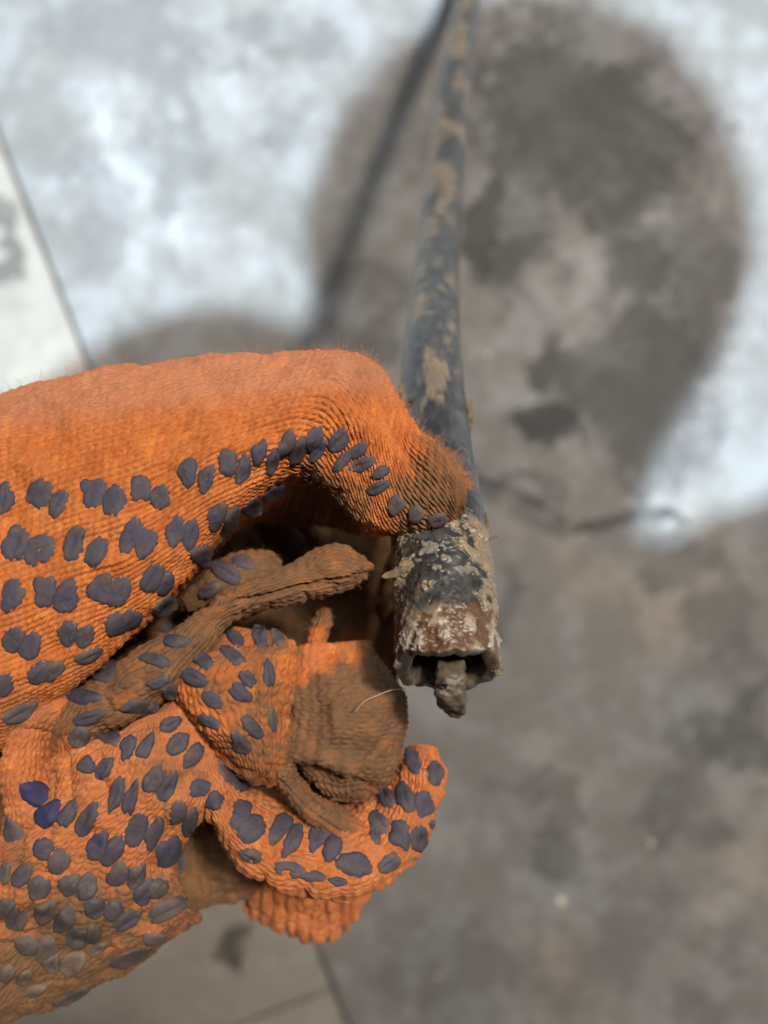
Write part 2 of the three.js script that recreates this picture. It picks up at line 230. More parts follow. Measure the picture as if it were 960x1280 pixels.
    let d = o.dirt ?? .1; for (const q of dirtSpots) { const r = Math.hypot(px - q[0], py - q[1]) / q[2]; if (r < 1.3) d = Math.max(d, q[3] * (1 - sstep(.35, 1.2, r + .5 * med))); }
    for (const q of cleanSpots) { const e = Math.hypot(px - q[0], py - q[1]) / q[2]; if (e < 1.4) d *= 1 - q[3] * (1 - sstep(.4, 1.3, e + .5 * med)); }
    d = clamp(d + .42 * big * (d > .08 ? 1 - .75 * sstep(.6, .95, d) : .3) + .45 * med * d * (1 - .5 * d) + .14 * cell * d); d = sstep(.12, .88, clamp(d + (.20 * cell + .13 * yarn) * Math.min(1, d * 5)));
    const m = mix3(MUD, MUD2, clamp(.38 + .8 * med + .3 * cell));
    c = mix3(c, m, clamp(d * (o.cover ?? .95)));
    const g = (1 + .18 * yarn + .13 * cell); col[k] = clamp(c[0] * g, .004, .9); col[k + 1] = clamp(c[1] * g, .003, .9); col[k + 2] = clamp(c[2] * g, .002, .9);
  }
  const idx = [];
  for (let i = 0; i < NS; i++) for (let j = 0; j < NT; j++) { const a = i * NT + j, b = i * NT + (j + 1) % NT, c = a + NT, d = b + NT; idx.push(a, b, c, b, d, c); }
  for (const [row, v, flip] of [[0, (NS + 1) * NT, 0], [NS, (NS + 1) * NT + 1, 1]]) {
    for (let q = 0; q < 3; q++) { let s = 0, t = 0; for (let j = 0; j < NT; j++) { s += pos[(row * NT + j) * 3 + q]; t += col[(row * NT + j) * 3 + q]; } pos[v * 3 + q] = s / NT; col[v * 3 + q] = t / NT; }
    for (let j = 0; j < NT; j++) { const a = row * NT + j, b = row * NT + (j + 1) % NT; flip ? idx.push(v, a, b) : idx.push(v, b, a); }
  }
  const g = new THREE.BufferGeometry(); g.setAttribute('position', new THREE.BufferAttribute(pos, 3)); g.setAttribute('color', new THREE.BufferAttribute(col, 3)); g.setIndex(idx); g.computeVertexNormals();
  { const k = (NS >> 1) * NT + (NF >> 1); if (g.attributes.normal.getY(k) < 0) { for (let i = 0; i < idx.length; i += 3) { const t = idx[i]; idx[i] = idx[i + 1]; idx[i + 1] = t; } g.setIndex(idx); g.computeVertexNormals(); } }
  const m = part(name, g, knit, glove); pieces.push({ mesh: m, base, N0, NS, NT, NF, dirt: o.dirt ?? .1 }); return m;
}

// the finger lying along the top, bent over the pipe
const finger = loft('index_finger', [
  [-330, 590, -300, 1010, 150, 146, 16, 20], [-210, 556, -190, 1010, 149, 145, 17, 20], [-100, 526, -98, 990, 148, 143, 17, 20], [0, 497, -8, 945, 147, 141, 16, 18], [100, 467, 72, 880, 147, 140, 15, 18], [200, 452, 150, 808, 147, 139, 14, 24], [300, 447, 232, 728, 147, 138, 13, 52],
  [380, 442, 300, 645, 147, 138, 12, 60], [432, 445, 368, 594, 147, 138, 11, 58], [468, 464, 415, 620, 147, 139, 10, 48], [493, 500, 452, 655, 147, 140, 9, 30], [515, 537, 497, 668, 146, 140, 8.5, 9], [548, 562, 540, 666, 143, 139, 8, 4], [571, 588, 566, 652, 141, 138, 6, 3], [583, 612, 581, 632, 140, 138.5, 2, 1.5]],
  { arc: true, dirt: .06, leg: .5, wob: .10, crease: .00025, amp: .00062, wale: .0020, len: .0017, step: .0002, softAt: (x, y) => .8 * sstep(70, 10, y - (x < 430 ? 497 - x * .13 : 445)) + .55 * sstep(540, 470, y + .05 * x), dents: [[505, 560, 10, 40, -1.2, -30], [440, 520, 60, 14, .8, 40], [300, 560, 120, 10, .5, -8], [330, 585, 90, 9, -.7, -18], [455, 600, 14, 40, -1.0, -25], [150, 700, 90, 10, .6, -8], [60, 830, 80, 9, .6, -20]] });
// the dim hollow of the palm behind everything
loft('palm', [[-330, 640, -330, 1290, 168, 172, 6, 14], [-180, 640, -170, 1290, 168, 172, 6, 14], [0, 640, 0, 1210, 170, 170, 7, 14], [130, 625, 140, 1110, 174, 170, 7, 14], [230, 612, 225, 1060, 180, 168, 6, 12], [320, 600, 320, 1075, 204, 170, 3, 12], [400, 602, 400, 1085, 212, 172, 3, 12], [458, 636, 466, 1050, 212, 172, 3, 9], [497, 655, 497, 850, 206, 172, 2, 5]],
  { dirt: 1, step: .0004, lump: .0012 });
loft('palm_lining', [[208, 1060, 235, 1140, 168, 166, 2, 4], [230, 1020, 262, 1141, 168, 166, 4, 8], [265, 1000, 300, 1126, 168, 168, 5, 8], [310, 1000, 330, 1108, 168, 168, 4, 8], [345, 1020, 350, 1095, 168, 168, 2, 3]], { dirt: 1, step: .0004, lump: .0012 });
// strip of fabric at the far left with the big blue drop
loft('side_fold', [[78, 868, 100, 880, 140, 138, 1.5, 4], [45, 895, 78, 902, 140, 138, 5, 6], [20, 935, 62, 938, 140, 139, 6, 6], [8, 985, 66, 990, 140, 139, 7, 6], [12, 1035, 72, 1040, 141, 140, 7, 6], [25, 1080, 70, 1090, 143, 142, 4, 5]], { dirt: .12, soft: .3 });
// lower palm heel
loft('thumb_base', [[188, 890, 224, 868, 140, 140, 1, 4], [118, 917, 250, 902, 141, 140, 6, 10], [75, 948, 279, 948, 142, 141, 10, 12], [55, 990, 276, 998, 143, 142, 12, 14], [10, 1040, 240, 1042, 144, 143, 13, 16], [-40, 1085, 222, 1088, 145, 144, 14, 18], [-70, 1130, 240, 1128, 147, 147, 15, 20], [-90, 1165, 250, 1152, 149, 150, 15, 22], [-110, 1205, 205, 1182, 151, 152, 14, 22], [-140, 1265, 118, 1233, 153, 154, 12, 20], [-170, 1320, 10, 1279, 155, 156, 9, 16], [-200, 1360, -90, 1325, 157, 158, 3, 6]],
  { dirt: .30, soft: .35, lump: .0011, dents: [[240, 1100, 22, 50, -1.5, 10], [120, 1200, 100, 10, .9, -28], [160, 1170, 90, 8, -.8, -28], [30, 1020, 8, 60, -1, 10]] });
// lower finger with dots, curling to the right
loft('middle_finger', [[250, 900, 238, 925, 142, 141, 1, 5], [268, 925, 240, 985, 143, 142, 6, 9], [288, 950, 258, 1022, 144, 143, 8, 10], [312, 984, 290, 1072, 145, 145, 9, 12], [350, 1008, 350, 1098, 146, 147, 10, 12], [400, 1020, 415, 1113, 147, 149, 10, 12], [442, 1014, 470, 1100, 149, 151, 10, 11], [468, 998, 516, 1073, 151, 152, 9, 10], [488, 975, 545, 1025, 153, 153, 8, 10], [500, 950, 558, 970, 154, 154, 6, 8], [512, 931, 552, 933, 155, 155, 2, 3]],
  { dirt: .2, soft: .25, lump: .0009, len: .0018 });
// ribbed edge that hangs behind it
loft('ribbed_cuff', [[292, 1050, 303, 1116, 174, 180, 1, 4], [317, 1040, 323, 1144, 174, 181, 5, 7], [356, 1040, 357, 1155, 174, 182, 7, 8], [400, 1042, 402, 1166, 174, 182, 7, 8], [436, 1040, 440, 1145, 174, 182, 6, 7], [466, 1045, 462, 1110, 174, 180, 1.5, 3]], { dirt: .05, soft: .4, ribs: [.0030, .0011], amp: .0005 });
loft('palm_fold', [[226, 748, 236, 766, 152, 152, .8, 2], [262, 710, 278, 752, 152, 151, 4, 5], [298, 691, 316, 742, 153, 151, 5, 6], [334, 687, 348, 732, 154, 152, 4, 5], [354, 696, 356, 716, 155, 154, .8, 2]], { dirt: .8 });
// thumb side: dotted pad, worn tip, and the folded ridges
loft('thumb_pad', [[292, 781, 350, 783, 142, 142, 2, 4], [256, 808, 372, 806, 141, 142, 7, 8], [218, 845, 372, 848, 140, 142, 10, 10], [226, 885, 366, 890, 140, 142, 10, 10], [250, 921, 360, 930, 140, 142, 9, 10], [278, 956, 354, 962, 141, 142, 7, 8], [318, 986, 345, 988, 142, 142, 2, 3]], { dirt: .45, lump: .0009, dents: [[300, 840, 50, 7, .5, -12], [290, 890, 50, 8, -.6, -20], [345, 870, 8, 60, -.9, 0]] });
loft('thumb_tip', [[376, 812, 462, 800, 150, 152, 1.5, 4], [356, 842, 488, 842, 149, 151, 6, 8], [350, 882, 507, 876, 148, 150, 9, 10], [350, 922, 507, 918, 148, 150, 9.5, 10], [358, 957, 497, 962, 148, 150, 8, 8], [390, 985, 472, 990, 149, 150, 4.5, 5], [420, 999, 448, 1001, 150, 150, 1, 2]],
  { dirt: .92, swap: true, soft: .1, lump: .0008, cover: .97, crease: .0003, amp: .00050, wale: .0018, len: .0017, dents: [[395, 885, 34, 42, -2.4, 20], [425, 940, 14, 40, -1.0, 60], [400, 950, 60, 10, 1.4, 12], [385, 968, 40, 9, -1.2, 16], [420, 905, 10, 60, .6, -18], [435, 975, 50, 5, -.8, 14], [465, 945, 6, 40, -.7, 40], [470, 900, 14, 60, .8, 10], [390, 815, 40, 6, 1.4, -14]] });
loft('fold_ridge', [[468, 706, 467, 712, 145, 145, .6, 1], [452, 693, 456, 728, 144, 144, 5, 5], [420, 684, 425, 743, 143, 142, 5.5, 7], [372, 699, 380, 752, 142, 141, 5.5, 7], [318, 730, 328, 760, 141, 140, 6, 6], [275, 747, 286, 783, 141, 140, 6.5, 6], [230, 772, 250, 832, 141, 140, 8, 7], [180, 804, 214, 866, 140, 140, 9, 8], [130, 841, 166, 902, 140, 140, 9, 8], [92, 868, 128, 920, 140, 140, 8, 7], [66, 905, 104, 950, 140, 140, 7, 6], [62, 960, 100, 1000, 142, 142, 4, 5], [68, 1000, 95, 1025, 144, 144, 1, 2]],
  { dirt: .72, amp: .0004, leg: .5, crease: .0005, lump: .0008, dents: [[330, 746, 90, 3, -1.2, -8], [400, 731, 70, 3, -1.1, -12], [430, 705, 30, 10, -.8, -20], [250, 790, 60, 5, -.6, -38], [190, 875, 60, 6, -.7, -25], [160, 850, 40, 6, .6, -30]] });
loft('fold_ridge', [[346, 852, 360, 850, 146, 146, 1, 2], [340, 880, 364, 880, 145, 145, 4.5, 5], [338, 920, 366, 918, 144, 144, 5.5, 6], [338, 955, 368, 950, 144, 144, 6, 6], [348, 990, 374, 968, 144, 145, 5.5, 6], [376, 1022, 398, 993, 145, 146, 5.5, 6], [408, 1046, 432, 1013, 146, 147, 5, 6], [440, 1062, 468, 1030, 147, 148, 4, 5], [464, 1060, 484, 1040, 149, 149, 1, 2]],
  { dirt: .7, amp: .0004, leg: .5, crease: .0005, swap: true, lump: .0005, dents: [[400, 1020, 60, 3, -.6, 40], [352, 930, 3, 50, -.4, 0]] });
loft('fold_ridge', [[400, 757, 412, 760, 153, 153, .8, 2], [391, 775, 414, 778, 152, 153, 3, 4], [385, 800, 410, 806, 151, 151, 3.5, 4], [378, 826, 412, 834, 150, 150, 2, 3]], { dirt: .8, lump: .0005 });

// smooth, hole-free depth for the dots
for (let pass = 0; pass < 3; pass++) { const z2 = zbuf.slice(), i2 = ibuf.slice(); for (let y = 1; y < GH - 1; y++) for (let x = 1; x < GW - 1; x++) { const q = y * GW + x; if (ibuf[q] < 0) { let n = 0, s = 0, id = -1; for (const d of [-1, 1, -GW, GW, -GW - 1, GW + 1, -GW + 1, GW - 1]) if (ibuf[q + d] >= 0) { n++; s += zbuf[q + d]; id = ibuf[q + d]; } if (n >= 4) { z2[q] = s / n; i2[q] = id; } } } zbuf.set(z2); ibuf.set(i2); }
function depthOn(id, px, py) { const x = (px - GX0) / GC, y = (py - GY0) / GC; let n = 0, s = 0; const fx = x - Math.floor(x) - .5, fy = y - Math.floor(y) - .5; for (let j = -3; j <= 3; j++) for (let i = -3; i <= 3; i++) { const gx = Math.floor(x) + i, gy = Math.floor(y) + j; if (gx < 0 || gy < 0 || gx >= GW || gy >= GH) continue; const q = gy * GW + gx; if (ibuf[q] === id) { const w = Math.exp(-((i - fx) ** 2 + (j - fy) ** 2) / 3.4); n += w; s += w * zbuf[q]; } } return n ? s / n : null; }

// ------------------------------------------------------------------ grip dots: x, y, width, length, lean (deg, 90 upright), dirt
const DOTS = [
  [284, 716, 20, 40, 150, .3], [305, 704, 16, 32, 150, .4], [262, 738, 14, 30, 30, .5],
  [6, 625, 20, 42, 80], [48, 616, 31, 40, 65], [73, 629, 22, 40, 60], [117, 615, 30, 38, 62], [143, 626, 23, 42, 65], [177, 610, 27, 34, 105], [201, 621, 24, 30, 60], [22, 677, 33, 44, 70], [48, 689, 30, 42, 55], [93, 677, 24, 44, 70], [119, 689, 24, 44, 62], [162, 672, 26, 42, 65], [182, 681, 23, 40, 70], [14, 745, 24, 40, 65], [56, 739, 28, 42, 65], [81, 748, 27, 42, 60], [127, 736, 29, 40, 65], [147, 742, 26, 42, 65], [190, 722, 24, 40, 62], [206, 728, 20, 34, 62],
  [236, 589, 22, 40, 75], [258, 600, 20, 40, 75], [285, 578, 24, 36, 65], [303, 586, 18, 38, 70], [325, 566, 19, 38, 70], [340, 577, 15, 36, 70], [358, 556, 19, 38, 65], [372, 566, 15, 36, 65], [392, 549, 20, 36, 55], [399, 564, 14, 34, 52], [421, 552, 20, 32, 50], [445, 563, 16, 34, 28], [430, 575, 15, 36, 48], [452, 581, 16, 34, 20], [475, 591, 14, 26, 28], [473, 609, 13, 32, 26], [494, 631, 19, 27, 80, .3], [519, 642, 20, 24, 60, .5], [548, 650, 14, 26, 18, .4],
  [221, 662, 22, 40, 75], [240, 667, 19, 40, 75], [272, 645, 20, 36, 70, .2], [288, 648, 18, 34, 60, .4], [316, 632, 26, 28, 50, .2], [341, 616, 16, 32, 32, .3], [283, 678, 14, 30, 60, .5], [252, 695, 24, 28, 50, .3], [18, 798, 25, 36, 60], [39, 806, 26, 36, 55], [86, 792, 24, 32, 60], [106, 795, 22, 32, 50], [146, 780, 22, 30, 50], [164, 776, 20, 30, 40], [4, 858, 20, 30, 60], [48, 842, 24, 32, 52, .2], [66, 838, 20, 30, 40, .3], [110, 820, 14, 34, 22, .4], [22, 892, 18, 44, 25, .4], [205, 757, 24, 32, 42, .4], [196, 770, 12, 30, 40, .5],
  [131, 838, 24, 32, 30, .3], [103, 872, 18, 44, 175, .1], [110, 897, 15, 42, 15], [98, 921, 24, 30, 60, .4], [136, 919, 20, 34, 170, .3], [171, 882, 12, 36, 12], [187, 888, 11, 26, 25], [217, 784, 14, 36, 10, .3], [220, 803, 17, 36, 175, .2], [195, 826, 16, 36, 172, .1], [197, 852, 14, 34, 5], [211, 865, 16, 22, 130, .2], [242, 764, 11, 30, 25, .5], [162, 807, 11, 26, 30, .5],
  [293, 798, 13, 30, 145], [290, 818, 16, 37, 147], [253, 825, 18, 25, 160], [243, 847, 19, 31, 160], [324, 796, 17, 27, 105, .2], [346, 796, 12, 24, 130, .5], [336, 842, 15, 34, 100, .2], [309, 849, 18, 26, 140], [301, 866, 18, 32, 145, .1], [265, 875, 18, 33, 142], [262, 901, 12, 34, 150, .2], [315, 910, 18, 33, 130], [301, 930, 17, 30, 130], [341, 898, 9, 34, 95, .5],
  [45, 994, 30, 52, 155, -1], [62, 1016, 22, 42, 52, -1], [109, 957, 20, 25, 50], [132, 961, 19, 34, 62], [160, 934, 17, 32, 66], [182, 934, 17, 34, 66], [145, 993, 17, 44, 70], [164, 998, 16, 46, 75], [85, 1018, 20, 38, 66], [108, 1025, 20, 44, 65], [191, 974, 24, 40, 60], [172, 1037, 23, 44, 72], [193, 1041, 19, 42, 72], [122, 1058, 23, 40, 58], [139, 1065, 21, 42, 58], [55, 1062, 24, 32, 62], [75, 1077, 24, 34, 66], [149, 1093, 22, 35, 58], [170, 1097, 18, 36, 58], [29, 1095, 22, 35, 62, .2], [47, 1110, 25, 34, 60, .2], [88, 1105, 24, 30, 50, .2], [110, 1108, 22, 36, 58, .2], [18, 1045, 20, 46, 110, .5], [6, 1090, 14, 32, 85, .4],
  [223, 930, 20, 36, 45], [241, 946, 17, 40, 52], [213, 905, 16, 28, 32], [210, 984, 19, 43, 66], [251, 985, 22, 28, 40, .1], [268, 1002, 21, 28, 48, .1], [222, 1017, 20, 32, 58], [237, 1028, 18, 40, 66], [211, 1066, 26, 42, 62], [226, 1082, 13, 34, 72, .3],
  [285, 965, 15, 34, 125, .3], [299, 977, 19, 27, 120, .1], [322, 986, 14, 26, 140, .5], [301, 1019, 25, 40, 52], [315, 1037, 26, 42, 38], [351, 1035, 20, 40, 60], [365, 1051, 19, 42, 62], [313, 1070, 16, 32, 160, .3], [360, 1087, 17, 40, 172, .3], [396, 1046, 20, 38, 70], [415, 1062, 20, 38, 66], [442, 1079, 25, 44, 155], [390, 1096, 13, 34, 175, .3], [422, 1101, 12, 26, 170, .2], [516, 954, 19, 34, 112], [544, 966, 20, 34, 98], [507, 997, 21, 38, 102], [482, 994, 20, 28, 122, .2], [531, 1005, 22, 36, 92], [476, 1028, 22, 32, 130, .4], [500, 1042, 24, 38, 112, .1], [523, 1047, 20, 32, 92, .1], [468, 1042, 12, 26, 110, .4], [486, 1078, 18, 32, 35, .4], [541, 1030, 7, 9, 90],
  [6, 1135, 19, 28, 70, .3], [20, 1150, 22, 30, 62, .2], [58, 1141, 26, 34, 52, .3], [80, 1149, 23, 35, 54, .2], [118, 1135, 23, 28, 48, .1], [142, 1137, 22, 30, 48, .1], [96, 1172, 24, 30, 30, .3], [116, 1168, 19, 26, 60, .2], [34, 1182, 25, 28, 62, .3], [57, 1187, 22, 32, 52, .5], [160, 1151, 16, 42, 32], [122, 1187, 11, 26, 36, .5], [65, 1203, 20, 26, 60, .7], [92, 1205, 24, 36, 42, .8], [181, 1115, 22, 36, 48, .1], [196, 1111, 20, 32, 46, .1], [210, 1138, 20, 58, 26, .2], [195, 1174, 15, 32, 16, .5], [165, 1194, 17, 66, 30, .5], [92, 1245, 13, 54, 24, .5], [45, 1238, 11, 32, 15, .7], [10, 1217, 16, 22, 60, .7], [32, 1222, 13, 24, 30, .8],
];
const rubber = new THREE.MeshStandardMaterial({ vertexColors: true, roughness: .78, side: THREE.DoubleSide });
for (const [cx, cy, w0, l0, ang, soil = .16] of DOTS) {
  const dirt = soil < 0 ? soil : soil + (cy > 1070 && cx < 230 ? .22 : 0);
  const fit = cy > 900 && cx < 280 ? .97 : 1, w = w0 * fit, l = l0 * fit, gx = Math.floor((cx - GX0) / GC), gy = Math.floor((cy - GY0) / GC), id = ibuf[gy * GW + gx]; if (id < 0) continue;
  const d0 = depthOn(id, cx, cy), C = at(cx, cy, d0), e = 9;
  const dz = (dx, dy) => { const a = depthOn(id, cx + dx, cy + dy), b = depthOn(id, cx - dx, cy - dy); return a != null && b != null ? (a - b) / 2 / Math.hypot(dx, dy) : 0; };
  const sx = clamp(dz(e, 0), -.35, .35), sy = clamp(dz(0, e), -.35, .35);
  const plane = (px, py) => d0 + sx * (px - cx) + sy * (py - cy);
  const n = at(cx + 4, cy, plane(cx + 4, cy)).sub(C).cross(at(cx, cy + 4, plane(cx, cy + 4)).sub(C)).normalize(); if (n.y < 0) n.negate();
  const a = ang * Math.PI / 180, ux = Math.cos(a), uy = -Math.sin(a), K = 30, Rn = 7, ph = rnd() * 100;
  const pos = [], col = [], idx = [], clean = dirt < 0;
  const tall = clean ? .0011 : (.00046 + .0002 * rnd());
  for (let r = 0; r <= Rn; r++) for (let k = 0; k < (r ? K : 1); k++) {
    const th = k / K * 2 * Math.PI, t = r / Rn, tip = .86 + .20 * noise(Math.cos(th) * 1.2 + ph, Math.sin(th) * 1.2, 3) + .07 * noise(Math.cos(th) * 3.2 + ph, Math.sin(th) * 3.2, 9);
    const q = Math.abs(Math.cos(th)), lens = 1 - .16 * q * q * q;      // leaf-like ends
    const u = Math.cos(th) * t * l / 2 * tip * 1.26, v = Math.sin(th) * t * w / 2 * tip * lens * 1.36;
    const px = cx + ux * u - uy * v * 1 , py = cy + uy * u + ux * v;
    const f = depthOn(id, px, py); let d = f == null ? plane(px, py) : mix(plane(px, py), f, .9); d = clamp(d, d0 - 5, d0 + 6);
    const p = at(px, py, d), dome = Math.pow(Math.max(0, 1 - t * t * t * t), .42);
    const lump = .00016 * fbm(px / 6 + ph, py / 6, 2, 3) + .00007 * noise(px / 1.7, py / 1.7, ph);
    const groove = -.00022 * Math.exp(-((v / (w * .12)) ** 2)) * (ph > 45 ? 1 : 0) * (1 - t);
    p.addScaledVector(n, -.00006 + (tall + .00006) * dome + lump * dome + groove);
    pos.push(p.x, p.y, p.z);
    const g = fbm(px / 9, py / 9, 4 + ph, 4), s = noise(px / 1.5, py / 1.5, 7);
    let c = clean ? [.036, .038, .105] : mix3([.056, .055, .098], [.037, .036, .055], clamp(.5 + g));
    c = mix3(c, [.17, .125, .085], clamp(((dirt < 0 ? 0 : dirt) * 1.0 + .5 * g + .18 * s + (dirt < 0 ? -.2 : .04)) * (.6 + .5 * t)));
    col.push(c[0], c[1], c[2]);
  }
  const at0 = (r, k) => r ? 1 + (r - 1) * K + (k % K) : 0;
  for (let r = 0; r < Rn; r++) for (let k = 0; k < K; k++) { if (!r) idx.push(0, at0(1, k + 1), at0(1, k)); else { idx.push(at0(r, k), at0(r, k + 1), at0(r + 1, k), at0(r, k + 1), at0(r + 1, k + 1), at0(r + 1, k)); } }
  const g = new THREE.BufferGeometry(); g.setAttribute('position', new THREE.Float32BufferAttribute(pos, 3)); g.setAttribute('color', new THREE.Float32BufferAttribute(col, 3)); g.setIndex(idx); g.computeVertexNormals();
  part('grip_dot', g, rubber, glove).userData = clean ? { label: 'large clean blue drop of rubber' } : {};
}

// ------------------------------------------------------------------ loose fibres on the fabric
{
  const hair = new THREE.TubeGeometry(new THREE.CatmullRomCurve3([new THREE.Vector3(0, 0, 0), new THREE.Vector3(.12, .5, .05), new THREE.Vector3(.3, 1.0, -.08), new THREE.Vector3(.42, 1.5, .05)]), 7, .011, 3);
  const list = [], up = new THREE.Vector3(0, 1, 0), q = new THREE.Quaternion(), spin = new THREE.Quaternion();
  const fz = (pi, count, test, size) => { const p = pieces[pi]; let n = 0; for (let tries = 0; n < count && tries < count * 60; tries++) { const i = Math.floor(rnd() * (p.NS + 1)), j = Math.floor(rnd() * p.NF), k = (i * p.NT + j) * 3; const P = new THREE.Vector3(p.base[k], p.base[k + 1], p.base[k + 2]), N = new THREE.Vector3(p.N0[k], p.N0[k + 1], p.N0[k + 2]); const [px, py] = toPix(P); if (px < -20 || px > 620 || py > 1300 || !test(px, py, N)) continue; n++;
    q.setFromUnitVectors(up, N.clone().add(new THREE.Vector3(rnd() - .5, rnd() - .5, rnd() - .5).multiplyScalar(.8)).normalize()); spin.setFromAxisAngle(up, rnd() * 6.28); const s = size * (.25 + 1.5 * rnd() * rnd()); list.push(new THREE.Matrix4().compose(P, q.clone().multiply(spin), new THREE.Vector3(s, s * (.4 + .5 * rnd()), s))); } };
  fz(0, 2600, (x, y, N) => N.y < .45 && N.z < -.2 && y < 640, .0014); fz(0, 2200, () => true, .0008);
  for (let i = 3; i < pieces.length; i++) fz(i, 700, () => true, .0007);
  const m = new THREE.InstancedMesh(hair, new THREE.MeshStandardMaterial({ color: new THREE.Color().setRGB(.62, .27, .12), roughness: .9 }), list.length); list.forEach((x, i) => m.setMatrixAt(i, x));
  m.name = 'fibre_fuzz'; m.userData.kind = 'stuff'; m.castShadow = m.receiveShadow = true; glove.add(m);
  const lint = new THREE.TubeGeometry(new THREE.CatmullRomCurve3([at(445, 889, 138), at(455, 877, 137.5), at(470, 870, 138), at(488, 863, 139), at(506, 861, 141)]), 30, .00010, 5);
  part('lint_thread', lint, new THREE.MeshStandardMaterial({ color: new THREE.Color().setRGB(.45, .33, .22), roughness: .9 }), glove);
}

// ------------------------------------------------------------------ the pipe
{
  const pipe = thing('pipe', 'muddy black plastic pipe with split open end and metal tongue, held in the glove', 'pipe');
  const rows = [[560, 838, 131, 8.45], [556, 760, 137, 8.5], [551, 690, 143.5, 8.5], [548, 640, 149, 8.35], [545, 580, 158, 7.5], [543, 520, 171, 7.1], [540, 450, 192, 7.1], [543, 375, 228, 7.0], [549, 295, 272, 6.9], [559, 190, 325, 7.4], [570, 95, 378, 7.8], [583, 2, 445, 7.4], [592, -55, 515, 7.3], [598, -95, 588, 7.2]];
  const NS = 900, NT = 400, pos = [], col = [], idx = [], cen = [], fr = [], rad = [];
  const pts = []; for (let i = 0; i <= 400; i++) { const r = spline(rows, i / 400); pts.push({ p: at(r[0], r[1], r[2]), r: r[3] * .001 }); }
  const cum = [0]; for (let i = 1; i < pts.length; i++) cum.push(cum[i - 1] + pts[i].p.distanceTo(pts[i - 1].p)); const total = cum[400];
  const along = (d) => { let i = 0; while (i < 399 && cum[i + 1] < d) i++; const t = clamp((d - cum[i]) / (cum[i + 1] - cum[i])); return { p: pts[i].p.clone().lerp(pts[i + 1].p, t), r: mix(pts[i].r, pts[i + 1].r, t), t: pts[i + 1].p.clone().sub(pts[i].p).normalize() }; };
  // frame: 'near' points across the pipe towards the lens, 'side' across it to the right of the picture
  const frame = (d) => { const a = along(d), view = camera.position.clone().sub(a.p).normalize(), side = new THREE.Vector3().crossVectors(a.t, view).normalize(), near = new THREE.Vector3().crossVectors(side, a.t).normalize(); if (side.x < 0) { side.negate(); } if (near.dot(view) < 0) near.negate(); return { ...a, side, near }; };
  const BLACK = [.022, .023, .026], GREY = [.115, .112, .110], CLAY = [.25, .195, .13], SAND = [.33, .24, .135], RUST = [.13, .068, .036], WET = [.045, .036, .028];
  const skin = (d, th, P) => {                                      // d metres from the open end, th 0 = near, pi/2 = right
    const mm = d * 1000, ct = Math.cos(th), st = Math.sin(th);
    const n1 = fbm(P.x * 170, P.y * 170, P.z * 170, 4), n2 = fbm(P.x * 520, P.y * 520, P.z * 520, 4), n3 = noise(P.x * 1900, P.y * 1900, P.z * 1900), n4 = fbm(P.x * 90 + 8, P.y * 60, P.z * 90, 3);
    const n5 = fbm(P.x * 1500, P.y * 1500, P.z * 1500 + 4, 3), str = fbm(mm * .9, th * 3.2 + mm * .15, 7.7, 4);   // crumbs, and scrapes round the pipe
    let c = mix3(mm > 26 ? [.017, .020, .025] : BLACK, GREY, clamp(.18 + .9 * n2 + .3 * n4 + .3 * n5)), h = .00006 * n5, rough = .45;
    const end = sstep(27, 24, mm);
    const clayAt = mix(sstep(.10, .34, fbm(mm * .045, ct * 1.3, st * 1.3 + 3, 5) + .35 * n2 - .16 * st + .16 - .10 * sstep(110, 45, mm)), sstep(.0, .28, st * .50 + .75 * n1 + .75 * n2 + .55 * str + .014 * Math.min(mm, 24) - .34 - .6 * sstep(9, 5, mm) - .75 * Math.exp(-(((th - .25) / .42) ** 2)) * sstep(20, 15, mm)), end);
    c = mix3(c, mix3(CLAY, SAND, clamp(.4 + 1.2 * n4 + .6 * n5 + .3 * n3)), clayAt * (mm < 27 ? .9 : .72)); h += clayAt * (.00030 + .00045 * n2 + .00025 * n5) * (mm < 27 ? 1 : .35);
    if (mm < 27) {
      const left = sstep(.0, -.7, st + .7 * n1 + .3 * n2); c = mix3(c, mix3(WET, [.17, .128, .088], sstep(.0, .4, n2 + .5 * str + .4 * n5 + .08)), left * .9 * end); h += left * (.0005 * n2 + .0003 * n5);
      const scr = sstep(.12, .3, str + .6 * n5) * sstep(11, 15, mm) * (1 - clayAt * .6); c = mix3(c, [.27, .245, .205], scr * .75); h += scr * .00014;
      const ru = sstep(9.6, 7.2, mm + 3 * n1 + 1.2 * n2) * sstep(-.7, .0, st + .4 * n1 + .35); c = mix3(c, mix3(RUST, [.34, .25, .17], sstep(.0, .45, n2 + .5 * n5 + .05)), ru * .92); h += ru * (.00025 * n2 + .00014 * n5);
      const lime = sstep(.16, .30, n2 + .45 * n1 + .3 * n5 + .08) * sstep(7, 2.5, mm) * sstep(-.35, .3, ct); c = mix3(c, [.40, .36, .31], lime * .75); h += lime * .0002;
    }
    const g = 1 + .18 * n3; return { c: [c[0] * g, c[1] * g, c[2] * g], h: h + .00009 * n2, rough };
  };
  // ragged cut end
  const cut = (th) => .0009 * noise(Math.cos(th) * 2.2 + 5, Math.sin(th) * 2.2, 1.5) + .0005 * noise(Math.cos(th) * 6, Math.sin(th) * 6, 4.5) + .0010 * Math.exp(-(((th - .95) / .4) ** 2)) + .0012 * Math.exp(-(((th - 5.45) / .4) ** 2)) - .0006 * Math.exp(-((((th + Math.PI) % (2 * Math.PI) - Math.PI) / .3) ** 2));
  const dAt = (i) => { const x = i / NS; return x < .62 ? x / .62 * .045 : .045 + (x - .62) / .38 * (total - .045); };
  const wall = .0022, ringDepth = .011;
